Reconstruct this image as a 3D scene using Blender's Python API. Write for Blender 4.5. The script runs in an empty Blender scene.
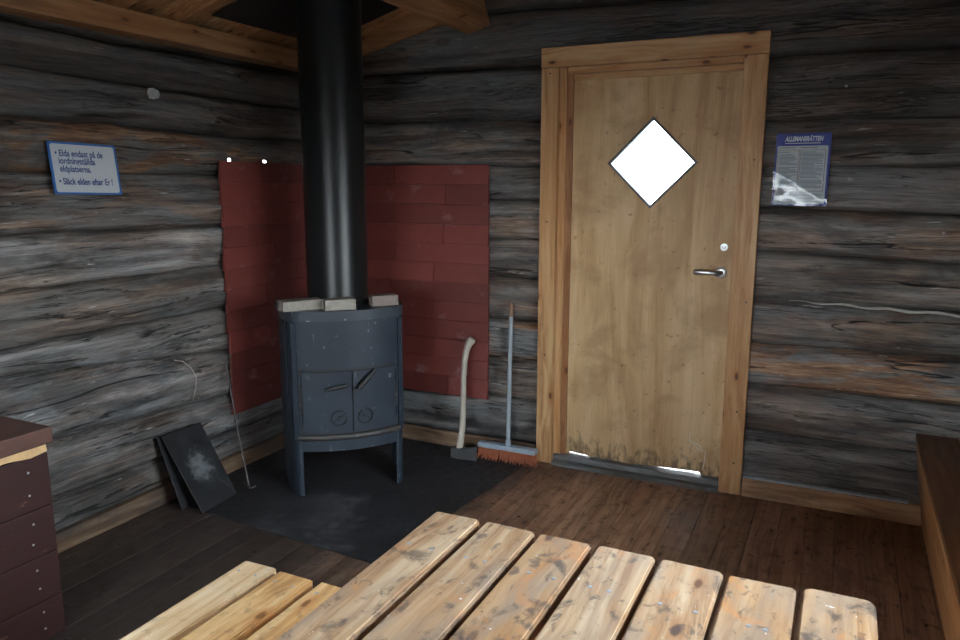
import bpy, bmesh, math, random
from mathutils import Vector, Matrix, noise as mnoise
random.seed(7)
PI = math.pi
COL = bpy.context.scene.collection
S2 = 2 ** -.5

# ------------------------------------------------------------------ nodes
class G:
    def __init__(s, name):
        s.m = bpy.data.materials.new(name); s.m.use_nodes = True
        s.t = s.m.node_tree; s.t.nodes.clear()
        s.n = s.t.nodes; s.o = s.n.new('ShaderNodeOutputMaterial')
    def lk(s, a, b):
        if isinstance(a, (int, float)): b.default_value = a
        elif isinstance(a, (tuple, list)):
            b.default_value = tuple(a) + ((1,) if len(a) == 3 and len(b.default_value) == 4 else ())
        else: s.t.links.new(a, b)
    def coord(s, scale=(1, 1, 1), rnd=True, tone=None):
        tc = s.n.new('ShaderNodeTexCoord'); v = tc.outputs['Object']
        if rnd:
            oi = s.n.new('ShaderNodeObjectInfo'); v = s.vadd(v, s.math('MULTIPLY', oi.outputs['Random'], 37.0))
        if tone is not None: v = s.vadd(v, s.math('MULTIPLY', tone, 53.0))
        return s.vmul(v, scale)
    def vmul(s, v, sc):
        m = s.n.new('ShaderNodeVectorMath'); m.operation = 'MULTIPLY'
        s.t.links.new(v, m.inputs[0]); m.inputs[1].default_value = sc; return m.outputs[0]
    def vadd(s, v, x):
        m = s.n.new('ShaderNodeVectorMath'); m.operation = 'ADD'
        s.t.links.new(v, m.inputs[0]); s.lk(x, m.inputs[1]) if not isinstance(x, float) else None; return m.outputs[0]
    def attr(s, name):
        a = s.n.new('ShaderNodeAttribute'); a.attribute_name = name; return a.outputs['Fac']
    def sep(s, v):
        a = s.n.new('ShaderNodeSeparateXYZ'); s.t.links.new(v, a.inputs[0]); return a.outputs
    def noise(s, v, scale=1., detail=4., rough=.55, dist=0.):
        a = s.n.new('ShaderNodeTexNoise'); s.t.links.new(v, a.inputs['Vector'])
        a.inputs['Scale'].default_value = scale; a.inputs['Detail'].default_value = detail
        a.inputs['Roughness'].default_value = rough; a.inputs['Distortion'].default_value = dist
        return a.outputs['Fac']
    def voro(s, v, scale=1.):
        a = s.n.new('ShaderNodeTexVoronoi'); s.t.links.new(v, a.inputs['Vector']); a.inputs['Scale'].default_value = scale
        return a.outputs['Distance'], a.outputs['Color']
    def math(s, op, a, b=0., c=None, clamp=False):
        m = s.n.new('ShaderNodeMath'); m.operation = op; m.use_clamp = clamp
        s.lk(a, m.inputs[0]); s.lk(b, m.inputs[1])
        if c is not None: s.lk(c, m.inputs[2])
        return m.outputs[0]
    def rng(s, f, a, b, c=0., d=1.):
        m = s.n.new('ShaderNodeMapRange'); m.interpolation_type = 'SMOOTHSTEP'
        s.lk(f, m.inputs[0])
        for i, x in enumerate((a, b, c, d)): m.inputs[i + 1].default_value = x
        return m.outputs[0]
    def ramp(s, f, stops):
        r = s.n.new('ShaderNodeValToRGB'); s.lk(f, r.inputs[0]); e = r.color_ramp.elements
        while len(e) < len(stops): e.new(.5)
        for i, (p, c) in enumerate(stops): e[i].position = p; e[i].color = tuple(c) + (1,)
        return r.outputs[0]
    def mix(s, f, a, b, mode='MIX'):
        m = s.n.new('ShaderNodeMix'); m.data_type = 'RGBA'; m.blend_type = mode
        s.lk(f, m.inputs[0]); s.lk(a, m.inputs[6]); s.lk(b, m.inputs[7]); return m.outputs[2]
    def bump(s, h, strength=.3, dist=.01, nrm=None):
        b = s.n.new('ShaderNodeBump'); b.inputs['Strength'].default_value = strength; b.inputs['Distance'].default_value = dist
        s.lk(h, b.inputs['Height'])
        if nrm is not None: s.t.links.new(nrm, b.inputs['Normal'])
        return b.outputs[0]
    def out(s, color, rough=.6, metal=0., nrm=None, spec=.5, coat=0.):
        p = s.n.new('ShaderNodeBsdfPrincipled')
        s.lk(color, p.inputs['Base Color']); s.lk(rough, p.inputs['Roughness']); s.lk(metal, p.inputs['Metallic'])
        p.inputs['Specular IOR Level'].default_value = spec
        p.inputs['Coat Weight'].default_value = coat
        if nrm is not None: s.t.links.new(nrm, p.inputs['Normal'])
        s.t.links.new(p.outputs[0], s.o.inputs['Surface']); return s.m

def axes(axis, along, across):
    v = [across] * 3; v[axis] = along; return tuple(v)

def plain(name, col, rough=.5, metal=0., spec=.5, var=.15, sc=14., bump=.0):
    g = G(name); v = g.coord()
    n = g.noise(v, sc, 5, .6)
    c = g.mix(n, tuple(x * (1 - var) for x in col), tuple(min(1, x * (1 + var)) for x in col))
    return g.out(c, rough, metal, g.bump(n, bump, .004) if bump else None, spec)

def log_mat(name, axis):
    g = G(name)
    tone = g.attr('tone'); warm = g.attr('warm')
    base0 = g.coord((1, 1, 1), False, tone)
    wob = g.noise(g.vmul(base0, axes(axis, 1.1, 2.5)), 1., 3, .5)
    base = g.vadd(base0, g.vmul(g.vadd(g.mix(1., (0, 0, 0), wob), (-.5, -.5, -.5)), axes(axis, 0., .07)))
    streak = g.noise(g.vmul(base, axes(axis, .85, 17.)), 1., 10, .74)
    fine = g.noise(g.vmul(base, axes(axis, 9., 150.)), 1., 6, .7)
    patch = g.noise(g.vmul(base, axes(axis, 1.7, 5.)), 1., 6, .64, .5)
    wpat = g.noise(g.vmul(base, axes(axis, 1.8, 9.)), 1.4, 6, .65, .3)
    ck = g.noise(g.vmul(base, axes(axis, .30, 6.5)), 1., 3, .5)
    crack = g.math('MULTIPLY', g.rng(g.math('ABSOLUTE', g.math('SUBTRACT', ck, .5)), .0015, .008, 1., 0.), g.rng(patch, .48, .56))
    ck2 = g.noise(g.vmul(base, axes(axis, .8, 26.)), 1., 4, .6)
    gate = g.noise(g.vmul(base0, axes(axis, 2.3, 8.)), 1., 2, .5)
    crack2 = g.math('MULTIPLY', g.rng(g.math('ABSOLUTE', g.math('SUBTRACT', ck2, .5)), .003, .014, .9, 0.), g.rng(gate, .47, .55))
    kd, kc = g.voro(g.vmul(base, axes(axis, 2.6, 7.)), 1.)
    kpres = g.rng(g.sep(kc)[0], .62, .66)
    knot = g.math('MULTIPLY', g.rng(kd, .08, .17, 1., 0.), kpres)
    s = g.math('ADD', g.math('MULTIPLY', streak, .72), g.math('MULTIPLY', fine, .28))
    c = g.ramp(s, [(.35, (.030, .030, .031)), (.44, (.100, .102, .104)), (.51, (.178, .181, .184)), (.58, (.26, .264, .268)), (.68, (.44, .445, .445))])
    c = g.mix(g.rng(patch, .48, .62, 0., .75), c, g.mix(1., c, (.24, .22, .21), 'MULTIPLY'))
    c = g.mix(g.rng(g.noise(g.vmul(base0, axes(axis, .9, 3.)), 1., 4, .6), .40, .62, .0, .45), c, g.mix(1., c, (.95, .74, .56), 'MULTIPLY'))
    wm = g.math('MULTIPLY', g.rng(wpat, .44, .60), g.math('MULTIPLY', warm, 1.15), clamp=True)
    c = g.mix(wm, c, g.ramp(s, [(.40, (.045, .022, .013)), (.5, (.20, .105, .058)), (.60, (.46, .30, .19))]))
    c = g.mix(g.math('MULTIPLY', knot, .7), c, g.ramp(kd, [(.0, (.30, .20, .13)), (.05, (.12, .08, .055)), (.15, (.04, .032, .028))]))
    c = g.mix(crack2, c, (.014, .013, .012)); c = g.mix(crack, c, (.007, .007, .007))
    fl = g.rng(g.noise(g.vmul(base, axes(axis, 7., 55.)), 1., 3, .6), .68, .74)
    c = g.mix(g.math('MULTIPLY', fl, .75), c, (.56, .56, .55))
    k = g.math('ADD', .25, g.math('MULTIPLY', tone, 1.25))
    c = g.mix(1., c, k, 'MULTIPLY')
    h = g.math('SUBTRACT', g.math('ADD', g.math('MULTIPLY', streak, 1.), g.math('MULTIPLY', fine, .25)), g.math('MULTIPLY', g.math('ADD', crack, crack2), .5))
    return g.out(c, .55, 0., g.bump(h, .75, .014), .5)

def pine(name, axis, across, dark, mid, light, rough=.55, knots=.5, stains=None, flecks=0., spec=.4, tone=False, gsc=1., kcol=(.10, .035, .012), weather=None, floor=False):
    """axis: grain; across: width axis."""
    g = G(name)
    tn = g.attr('tone') if tone else None
    b = g.coord((1, 1, 1), True, tn)
    wob = g.noise(g.vmul(b, axes(axis, 1.6, 4.)), 1., 2, .5)
    bw = g.vadd(b, g.vmul(g.mix(1., (0, 0, 0), wob), axes(axis, 0., .11)))
    grain = g.noise(g.vmul(bw, axes(axis, 1.4 * gsc, 42. * gsc)), 1., 5, .6)
    fine = g.noise(g.vmul(bw, axes(axis, 6., 240.)), 1., 3, .6)
    s = g.math('ADD', g.math('MULTIPLY', grain, .8), g.math('MULTIPLY', fine, .2))
    c = g.ramp(s, [(.39, dark), (.5, mid), (.60, light)])
    big = g.noise(g.vmul(b, axes(axis, 1.3, 4.)), 1., 4, .6)
    c = g.mix(g.rng(big, .35, .7, 0., .55), c, g.mix(1., mid, (.9, .72, .5), 'MULTIPLY'))
    sx = g.sep(b)
    cmb = g.n.new('ShaderNodeCombineXYZ')
    g.lk(g.math('MULTIPLY', sx[axis], 5.5), cmb.inputs[0]); g.lk(g.math('MULTIPLY', sx[across], 13.), cmb.inputs[1])
    vo = g.n.new('ShaderNodeTexVoronoi'); vo.voronoi_dimensions = '2D'; g.lk(cmb.outputs[0], vo.inputs['Vector']); vo.inputs['Scale'].default_value = 1.
    pres = g.rng(g.sep(vo.outputs['Color'])[0], 1 - knots * .5, 1 - knots * .5 + .03)
    kn = g.math('MULTIPLY', g.rng(vo.outputs['Distance'], .06, .14, 1., 0.), pres)
    halo = g.math('MULTIPLY', g.rng(vo.outputs['Distance'], .08, .4, .45, 0.), pres)
    c = g.mix(halo, c, g.mix(1., mid, (.75, .45, .25), 'MULTIPLY'))
    c = g.mix(g.math('MULTIPLY', kn, .9), c, kcol)
    r = rough
    if weather:
        wn = g.noise(g.vmul(b, axes(axis, 3., 9.)), 1., 6, .65, .3)
        c = g.mix(g.rng(wn, .42, .66, 0., weather[1]), c, weather[0])
    if stains:
        n1 = g.noise(g.vmul(b, axes(axis, 9., 13.)), 1., 7, .62, .6)
        c = g.mix(g.rng(n1, .56, .70, 0., stains * .85), c, (.055, .045, .042))
        n2 = g.noise(g.vmul(b, axes(axis, 26., 40.)), 1., 4, .6, .4)
        c = g.mix(g.rng(n2, .56, .68, 0., stains * .75), c, (.06, .05, .05))
        n3 = g.noise(g.vmul(b, axes(axis, 5., 8.)), 1.3, 5, .6, .8)
        c = g.mix(g.rng(n3, .57, .70, 0., stains * .6), c, (.50, .20, .055))
    if flecks:
        n4 = g.noise(g.vmul(b, axes(axis, 45., 75.)), 1., 3, .55)
        c = g.mix(g.rng(n4, .70, .735, 0., flecks), c, (.66, .68, .72))
    if floor:
        # soot and trodden-in dirt around the stove and along the left wall (a stain with a place of its own)
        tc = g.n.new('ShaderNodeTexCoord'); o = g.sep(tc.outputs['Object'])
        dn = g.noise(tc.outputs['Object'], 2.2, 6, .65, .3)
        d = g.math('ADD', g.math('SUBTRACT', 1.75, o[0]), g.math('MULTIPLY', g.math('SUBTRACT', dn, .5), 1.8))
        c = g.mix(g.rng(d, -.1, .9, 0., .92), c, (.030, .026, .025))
        sp = g.noise(tc.outputs['Object'], 13., 6, .65)
        c = g.mix(g.rng(sp, .52, .70, 0., .5), c, (.035, .022, .016))
        sp2 = g.noise(g.vmul(tc.outputs['Object'], (30, 12, 1)), 1., 3, .6)
        c = g.mix(g.rng(sp2, .6, .68, 0., .7), c, (.018, .010, .007))
        r = g.rng(sp, .3, .7, rough - .12, rough + .15)
    if tone: c = g.mix(1., c, g.math('ADD', .72, g.math('MULTIPLY', tn, .5)), 'MULTIPLY')
    return g.out(c, r, 0., g.bump(s, .25, .003), spec)

# ------------------------------------------------------------------ materials
M = {}
M['log_y'] = log_mat('weathered_log_side', 1)
M['log_x'] = log_mat('weathered_log_end', 0)
M['table'] = pine('table_pine', 1, 0, (.26, .145, .078), (.40, .265, .157), (.49, .365, .245), .5, .45, .9, .8, weather=((.25, .195, .155), .75))
M['table_leg'] = pine('table_leg_pine', 2, 0, (.35, .18, .07), (.52, .30, .13), (.62, .42, .22), .6, .4)
M['table_x'] = pine('table_batten_pine', 0, 1, (.35, .18, .07), (.52, .30, .13), (.62, .42, .22), .6, .4)
M['bench'] = pine('bench_pine', 1, 0, (.52, .34, .19), (.66, .51, .34), (.75, .65, .49), .5, .45, .3, .5, kcol=(.16, .06, .02))
M['casing_v'] = pine('casing_pine_upright', 2, 0, (.38, .19, .075), (.55, .32, .15), (.63, .41, .21), .5, .5, kcol=(.09, .025, .012))
M['casing_h'] = pine('casing_pine_level', 0, 2, (.38, .19, .075), (.55, .32, .15), (.63, .41, .21), .5, .5, kcol=(.09, .025, .012))
M['beam_y'] = pine('beam_pine', 1, 2, (.20, .095, .042), (.31, .155, .07), (.38, .215, .105), .55, .45)
M['beam_x'] = pine('gable_board_pine', 0, 2, (.20, .095, .042), (.31, .155, .07), (.38, .215, .105), .55, .45)
M['ceil'] = pine('ceiling_board_pine', 0, 1, (.24, .11, .045), (.38, .19, .085), (.46, .27, .13), .6, .5, tone=True)
M['base_x'] = pine('baseboard_pine_back', 0, 2, (.34, .19, .105), (.52, .32, .185), (.62, .42, .26), .5, .4, weather=((.12, .085, .065), .6))
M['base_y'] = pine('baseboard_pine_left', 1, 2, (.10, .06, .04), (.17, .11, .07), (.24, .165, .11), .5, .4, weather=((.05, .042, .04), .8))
M['jamb_v'] = pine('reddish_jamb_pine', 2, 0, (.20, .085, .035), (.32, .145, .06), (.40, .20, .09), .5, .5)
M['bench_orange'] = pine('orange_bench_pine', 1, 0, (.42, .22, .085), (.60, .37, .17), (.70, .50, .28), .5, .7, .45, .5, kcol=(.16, .06, .02))
M['base_dirty'] = pine('sooty_baseboard_pine', 0, 2, (.10, .06, .04), (.19, .12, .075), (.27, .18, .12), .5, .4, weather=((.05, .042, .04), .85))
M['floor'] = pine('floor_boards_worn', 1, 0, (.15, .078, .048), (.28, .155, .10), (.38, .23, .15), .38, .45, tone=True, spec=.5, kcol=(.025, .010, .005), floor=True)
M['wbench'] = pine('oiled_bench_wood', 1, 2, (.34, .145, .06), (.52, .25, .105), (.62, .34, .155), .42, .35, kcol=(.07, .02, .01))
M['wseat'] = pine('oiled_seat_wood', 1, 0, (.085, .034, .014), (.13, .054, .022), (.17, .075, .03), .45, .3, kcol=(.03, .012, .006))
M['axewood'] = plain('worn_axe_handle', (.40, .36, .30), .5, var=.35, sc=22)
M['window_frame'] = pine('window_frame_pine', 2, 0, (.30, .14, .055), (.42, .22, .10), (.50, .30, .15), .5, .3)

# door veneer
g = G('door_veneer'); v = g.coord((1, 1, 1), False)
gr = g.noise(g.vmul(v, (7, 1, .9)), 1., 5, .6, .8); fi = g.noise(g.vmul(v, (190, 1, 5)), 1., 3, .6)
c = g.ramp(g.math('ADD', g.math('MULTIPLY', gr, .8), g.math('MULTIPLY', fi, .2)), [(.38, (.46, .28, .125)), (.5, (.62, .41, .21)), (.62, (.72, .51, .29))])
bl = g.noise(v, 3.2, 5, .6, .4); c = g.mix(g.rng(bl, .47, .66, 0., .6), c, (.36, .21, .095))
sp = g.noise(v, 34., 5, .6); c = g.mix(g.rng(sp, .62, .72, 0., .6), c, (.15, .08, .04))
xyz = g.sep(v)
mould = g.noise(g.vmul(v, (30, 1, 12)), 1., 6, .7)
low = g.rng(g.math('ADD', xyz[2], g.math('MULTIPLY', g.math('SUBTRACT', mould, .5), .7)), .0, .16, 1., 0.)
c = g.mix(g.math('MULTIPLY', low, .75), c, (.06, .045, .03))
M['door'] = g.out(c, .5, 0., g.bump(gr, .1, .002), .4)

# red painted sheet
g = G('red_painted_sheet'); v = g.coord()
n = g.noise(v, 7., 6, .65); sc = g.noise(g.vmul(v, (7, 7, 50)), 1., 5, .65)
tn = g.attr('tone')
c = g.mix(n, (.120, .026, .021), (.195, .045, .037))
c = g.mix(1., c, g.math('ADD', .80, g.math('MULTIPLY', tn, .5)), 'MULTIPLY')
c = g.mix(g.rng(sc, .57, .72, 0., .55), c, (.30, .19, .185))
c = g.mix(g.rng(g.noise(v, 25., 4, .6), .62, .75, 0., .6), c, (.07, .02, .018))
M['red'] = g.out(c, .5, 0., g.bump(n, .08, .003), .5)

# stove iron
def iron(name, a, b, rough=.42, rust=.0, dust=.5):
    g = G(name); v = g.coord((1, 1, 1), True)
    n = g.noise(v, 9., 6, .65); c = g.mix(n, a, b)
    sp = g.noise(v, 36., 3, .55); c = g.mix(g.rng(sp, .67, .74, 0., dust), c, (.26, .28, .30))
    st = g.noise(g.vmul(v, (28, 28, 7)), 1., 4, .6); c = g.mix(g.rng(st, .655, .74, 0., dust), c, (.24, .26, .28))
    if rust: c = g.mix(g.rng(g.noise(v, 15., 6, .7), .5, .7, 0., rust), c, (.06, .03, .018))
    return g.out(c, g.rng(n, .3, .7, rough - .07, rough + .1), 0., g.bump(g.noise(v, 120., 3, .6), .12, .001), .36)
M['iron'] = iron('blue_grey_stove_iron', (.012, .017, .025), (.028, .038, .054), .45)
M['iron_dark'] = iron('dark_stove_iron', (.012, .013, .015), (.03, .032, .036), .5, .3)
M['iron_rim'] = iron('worn_rim_iron', (.024, .030, .040), (.050, .062, .080), .40, 0., .9)
M['iron_ledge'] = iron('rusty_ledge_iron', (.028, .025, .025), (.055, .05, .048), .4, .5, .7)
g = G('sooty_steel_plate'); v = g.coord((1, 1, 1), False); n = g.noise(v, 11., 6, .65)
c = g.mix(n, (.008, .008, .009), (.030, .030, .033))
o = g.sep(v); r_ = g.math('SQRT', g.math('ADD', g.math('MULTIPLY', o[1], o[1]), g.math('MULTIPLY', o[2], o[2])))
sm = g.rng(g.math('ADD', r_, g.math('MULTIPLY', g.math('SUBTRACT', g.noise(v, 26., 5, .7), .5), .22)), .0, .085, 1., 0.)
c = g.mix(g.math('MULTIPLY', sm, .7), c, (.19, .20, .21))
M['plate'] = g.out(c, g.rng(n, .3, .7, .38, .6), 0., None, .4)
M['pipe'] = plain('gloss_black_pipe', (.006, .007, .008), .33, 0., .32, .25, 3.)
M['blacksheet'] = plain('black_ceiling_sheet', (.008, .008, .009), .6)
g = G('sooty_hearth_sheet'); v = g.coord((1, 1, 1), False)
n = g.noise(v, 3.5, 7, .65, .3); n2 = g.noise(v, 24., 5, .65)
c = g.mix(n, (.005, .005, .006), (.030, .030, .034))
o = g.sep(v)
dx = g.math('SUBTRACT', o[0], .78); dy = g.math('ADD', o[1], 1.08)
d = g.math('SQRT', g.math('ADD', g.math('MULTIPLY', dx, dx), g.math('MULTIPLY', dy, dy)))
ash = g.rng(g.math('ADD', d, g.math('MULTIPLY', g.math('SUBTRACT', n, .5), 1.5)), .0, .30, 1., 0.)
c = g.mix(g.math('MULTIPLY', ash, g.rng(n2, .35, .65, .15, .6)), c, (.12, .12, .13))
c = g.mix(g.rng(g.noise(v, 60., 3, .6), .62, .7, 0., .5), c, (.10, .095, .09))
M['hearth'] = g.out(c, g.rng(n2, .3, .7, .42, .7), 0., g.bump(n2, .3, .004), .45)
M['brick'] = plain('pale_firebrick', (.27, .25, .22), .85, var=.45, sc=38, bump=.6)
M['brick2'] = plain('dusty_pink_brick', (.20, .165, .145), .85, var=.35, sc=30, bump=.5)
M['steel'] = plain('brushed_steel', (.60, .61, .63), .38, 1., var=.06)
M['screw'] = plain('zinc_screw', (.38, .40, .44), .45, .6, var=.1)
M['axe_steel'] = iron('dark_axe_steel', (.035, .035, .037), (.08, .08, .083), .42, .2, .2)
M['pole'] = plain('grey_painted_pole', (.30, .34, .38), .45, var=.25, sc=20)
M['poletip'] = plain('bare_pole_tip', (.23, .13, .075), .6, var=.3)
M['broomhead'] = plain('grey_blue_broom_block', (.30, .36, .43), .5, var=.25)
M['bristle'] = plain('orange_bristle', (.40, .115, .05), .5, var=.4, sc=60)
g = G('red_brown_box_paint'); v = g.coord()
n = g.noise(g.vmul(v, (3, 3, 16)), 2., 6, .65); c = g.mix(n, (.017, .006, .006), (.044, .013, .012))
c = g.mix(g.rng(g.noise(g.vmul(v, (7, 7, 20)), 1.5, 5, .65), .62, .72, 0., .55), c, (.17, .085, .06))
M['boxpaint'] = g.out(c, .5, 0., g.bump(n, .2, .003), .4)
g = G('worn_box_lid'); v = g.coord()
n = g.noise(g.vmul(v, (14, 3, 14)), 2., 6, .65); c = g.mix(n, (.055, .024, .02), (.15, .072, .055))
c = g.mix(g.rng(g.noise(v, 9., 6, .7), .52, .68, 0., .75), c, (.05, .035, .035))
M['boxlid'] = g.out(c, .42, 0., g.bump(n, .2, .003), .5)
M['rawwood'] = plain('raw_split_wood', (.56, .36, .17), .6, var=.35, sc=30, bump=.4)
M['white'] = plain('white_sign_face', (.50, .54, .58), .45, var=.08, sc=60)
M['blue'] = plain('sign_blue', (.035, .14, .42), .4, var=.06)
M['navy'] = plain('sign_text_blue', (.03, .06, .22), .5, var=.06)
M['hdrblue'] = plain('notice_header_blue', (.015, .04, .30), .4, var=.06)
M['paper'] = plain('notice_paper', (.50, .54, .55), .5, var=.05)
M['ink'] = plain('notice_ink', (.10, .13, .19), .6, var=.1)
M['inkred'] = plain('notice_rule', (.22, .13, .14), .6, var=.1)
M['lettering'] = plain('notice_lettering', (.72, .75, .82), .5, var=.03)
M['sill'] = pine('weathered_threshold', 0, 1, (.07, .08, .085), (.14, .155, .17), (.22, .24, .26), .5, .2, weather=((.04, .04, .042), .6))
M['caulk'] = plain('pale_caulking', (.55, .54, .50), .7, var=.25, sc=50)
M['lit_ledge'] = plain('lit_ledge_tint', (.36, .42, .48), .4, var=.35, sc=12)  # pale blue is window light on the ledge, put into the colour
M['scrap'] = plain('pale_grey_scrap', (.30, .30, .29), .8, var=.35, sc=60, bump=.4)
M['wire'] = plain('pale_wire', (.42, .36, .32), .5, var=.2)
M['rust'] = plain('brown_iron_rod', (.055, .045, .042), .5, var=.3)
M['ground'] = plain('gravel_ground', (.12, .12, .115), .9, var=.3, sc=3)
M['roof'] = plain('roof_underlay', (.03, .03, .03), .9)
M['pale_edge'] = plain('split_pale_veneer', (.75, .72, .64), .5, var=.1)
# clear glazing / plastic: see-through with fresnel gloss
def clear(name, rough, tint, ior, bump=0.):
    g = G(name)
    t = g.n.new('ShaderNodeBsdfTransparent'); t.inputs[0].default_value = tint + (1,)
    gl = g.n.new('ShaderNodeBsdfGlossy'); gl.inputs['Roughness'].default_value = rough
    fr = g.n.new('ShaderNodeFresnel'); fr.inputs['IOR'].default_value = ior
    mx = g.n.new('ShaderNodeMixShader')
    if bump:
        v = g.coord(); nb = g.bump(g.noise(g.vmul(v, (6, 9, 1)), 1., 2, .5, .8), bump, .03)
        g.lk(nb, gl.inputs['Normal']); g.lk(nb, fr.inputs['Normal'])
    g.lk(fr.outputs[0], mx.inputs[0]); g.lk(t.outputs[0], mx.inputs[1]); g.lk(gl.outputs[0], mx.inputs[2])
    g.lk(mx.outputs[0], g.o.inputs['Surface']); return g.m
M['glass'] = clear('window_glass', .02, (.96, .98, .98), 1.45)
M['sleeve'] = clear('clear_plastic_sleeve', .10, (.95, .96, .97), 1.5)

# ------------------------------------------------------------------ objects
def link(name, me, m, parent=None, smooth=None):
    o = bpy.data.objects.new(name, me); COL.objects.link(o)
    for x in (m if isinstance(m, (list, tuple)) else [m]): me.materials.append(M[x])
    if parent is not None: o.parent = parent
    if smooth is not None:
        me.polygons.foreach_set('use_smooth', [True] * len(me.polygons))
        if smooth < 180: me.set_sharp_from_angle(angle=math.radians(smooth))
    return o
def obj(name, bm, m, parent=None, smooth=None):
    me = bpy.data.meshes.new(name); bm.normal_update(); bm.to_mesh(me); bm.free()
    return link(name, me, m, parent, smooth)
def empty(name, loc=(0, 0, 0), rz=0., mat=None):
    o = bpy.data.objects.new(name, None); COL.objects.link(o); o.empty_display_size = .1
    if mat is not None: o.matrix_world = Matrix.Translation(loc) @ mat
    else: o.location = loc; o.rotation_euler = (0, 0, rz)
    return o
def tag(o, label, cat, group=None):
    o['label'] = label; o['category'] = cat
    if group: o['group'] = group
    return o
def struct(o): o['kind'] = 'structure'; return o
def box(bm, lo, hi, bev=0., seg=2, mat=None, mi=0):
    b = bmesh.new(); bmesh.ops.create_cube(b, size=1.)
    for v in b.verts: v.co = Vector([lo[i] + (v.co[i] + .5) * (hi[i] - lo[i]) for i in range(3)])
    if bev: bmesh.ops.bevel(b, geom=b.edges[:], offset=bev, segments=seg, profile=.6, affect='EDGES')
    add(bm, b, mat, mi)
def add(bm, b, mat=None, mi=0):
    vs = [bm.verts.new(mat @ v.co if mat is not None else v.co) for v in b.verts]
    b.verts.index_update()
    for f in b.faces:
        nf = bm.faces.new([vs[v.index] for v in f.verts]); nf.smooth = f.smooth; nf.material_index = mi
    b.free()
def BX(lo, hi, bev=0., seg=2, mat=None):
    bm = bmesh.new(); box(bm, lo, hi, bev, seg, mat); return bm
def tube(bm, pts, rad, n=12, caps=True, sx=1., sy=1.):
    pts = [Vector(p) for p in pts]
    if not isinstance(rad, (list, tuple)): rad = [rad] * len(pts)
    t0 = (pts[1] - pts[0]).normalized()
    up = Vector((0, 0, 1)) if abs(t0.z) < .9 else Vector((1, 0, 0))
    a = t0.cross(up).normalized(); rings = []
    for i, p in enumerate(pts):
        t = (pts[min(i + 1, len(pts) - 1)] - pts[max(i - 1, 0)]).normalized()
        a = (a - t * a.dot(t)).normalized(); b = t.cross(a)
        rings.append([bm.verts.new(p + rad[i] * (sx * math.cos(2 * PI * k / n) * a + sy * math.sin(2 * PI * k / n) * b)) for k in range(n)])
    for r0, r1 in zip(rings, rings[1:]):
        for k in range(n): bm.faces.new((r0[k], r0[(k + 1) % n], r1[(k + 1) % n], r1[k]))
    if caps: bm.faces.new(rings[0][::-1]); bm.faces.new(rings[-1])
def lathe(bm, prof, n=48, c=(0, 0), capb=True, capt=True):
    rings = [[bm.verts.new((c[0] + r * math.cos(2 * PI * k / n), c[1] + r * math.sin(2 * PI * k / n), z)) for k in range(n)] for r, z in prof]
    for r0, r1 in zip(rings, rings[1:]):
        for k in range(n): bm.faces.new((r0[k], r0[(k + 1) % n], r1[(k + 1) % n], r1[k]))
    if capb: bm.faces.new(rings[0][::-1])
    if capt: bm.faces.new(rings[-1])
def prism(bm, poly, z0, z1):
    """extrude an xy polygon (ccw) from z0 to z1"""
    a = [bm.verts.new((x, y, z0)) for x, y in poly]; b = [bm.verts.new((x, y, z1)) for x, y in poly]
    n = len(poly)
    for i in range(n): bm.faces.new((a[i], a[(i + 1) % n], b[(i + 1) % n], b[i]))
    bm.faces.new(a[::-1]); bm.faces.new(b)
def sheet(bm, path, z0, z1, th):
    """upright sheet along an xy path, thickened to the left of the path"""
    n = len(path); nr = []
    for i in range(n):
        d = Vector(path[min(i + 1, n - 1)]) - Vector(path[max(i - 1, 0)]); d.normalize(); nr.append(Vector((-d.y, d.x)))
    poly = [tuple(p) for p in path] + [tuple(Vector(path[i]) + nr[i] * th) for i in range(n - 1, -1, -1)]
    a = [bm.verts.new((x, y, z0)) for x, y in poly]; b = [bm.verts.new((x, y, z1)) for x, y in poly]
    m = len(poly)
    for i in range(m): bm.faces.new((a[i], b[i], b[(i + 1) % m], a[(i + 1) % m]))
    for i in range(n - 1):
        j = m - 1 - i
        bm.faces.new((a[i], a[i + 1], a[j - 1], a[j])); bm.faces.new((b[i], b[j], b[j - 1], b[i + 1]))
    bmesh.ops.recalc_face_normals(bm, faces=bm.faces[:])
def rrect(x0, y0, x1, y1, r, n=5):
    P = []
    for cx, cy, a0 in ((x1 - r, y0 + r, -90), (x1 - r, y1 - r, 0), (x0 + r, y1 - r, 90), (x0 + r, y0 + r, 180)):
        for k in range(n + 1):
            a = math.radians(a0 + 90 * k / n); P.append((cx + r * math.cos(a), cy + r * math.sin(a)))
    return P
def text_mesh(body, x, y, size, fit=None, depth=.0004, z=0., shear=0., bold=0.):
    cu = bpy.data.curves.new('lettering', 'FONT'); cu.body = body; cu.size = size; cu.extrude = depth; cu.shear = shear; cu.offset = bold
    o = bpy.data.objects.new('lettering', cu); COL.objects.link(o)
    dg = bpy.context.evaluated_depsgraph_get()
    me = bpy.data.meshes.new_from_object(o.evaluated_get(dg)); bpy.data.objects.remove(o)
    xs = [v.co.x for v in me.vertices]; w = max(xs) - min(xs); k = fit / w if fit else 1.; m = min(xs)
    bm = bmesh.new()
    bm.from_mesh(me); bpy.data.meshes.remove(me); bpy.data.curves.remove(cu)
    for v in bm.verts: v.co = Vector((x + (v.co.x - m) * k, y + v.co.y, z + v.co.z))
    return bm

# ------------------------------------------------------------------ room
XR, YR = 3.72, -5.2
PITCH = .287
def zc(x): return 2.20 + PITCH * min(x, XR - x)

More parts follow.
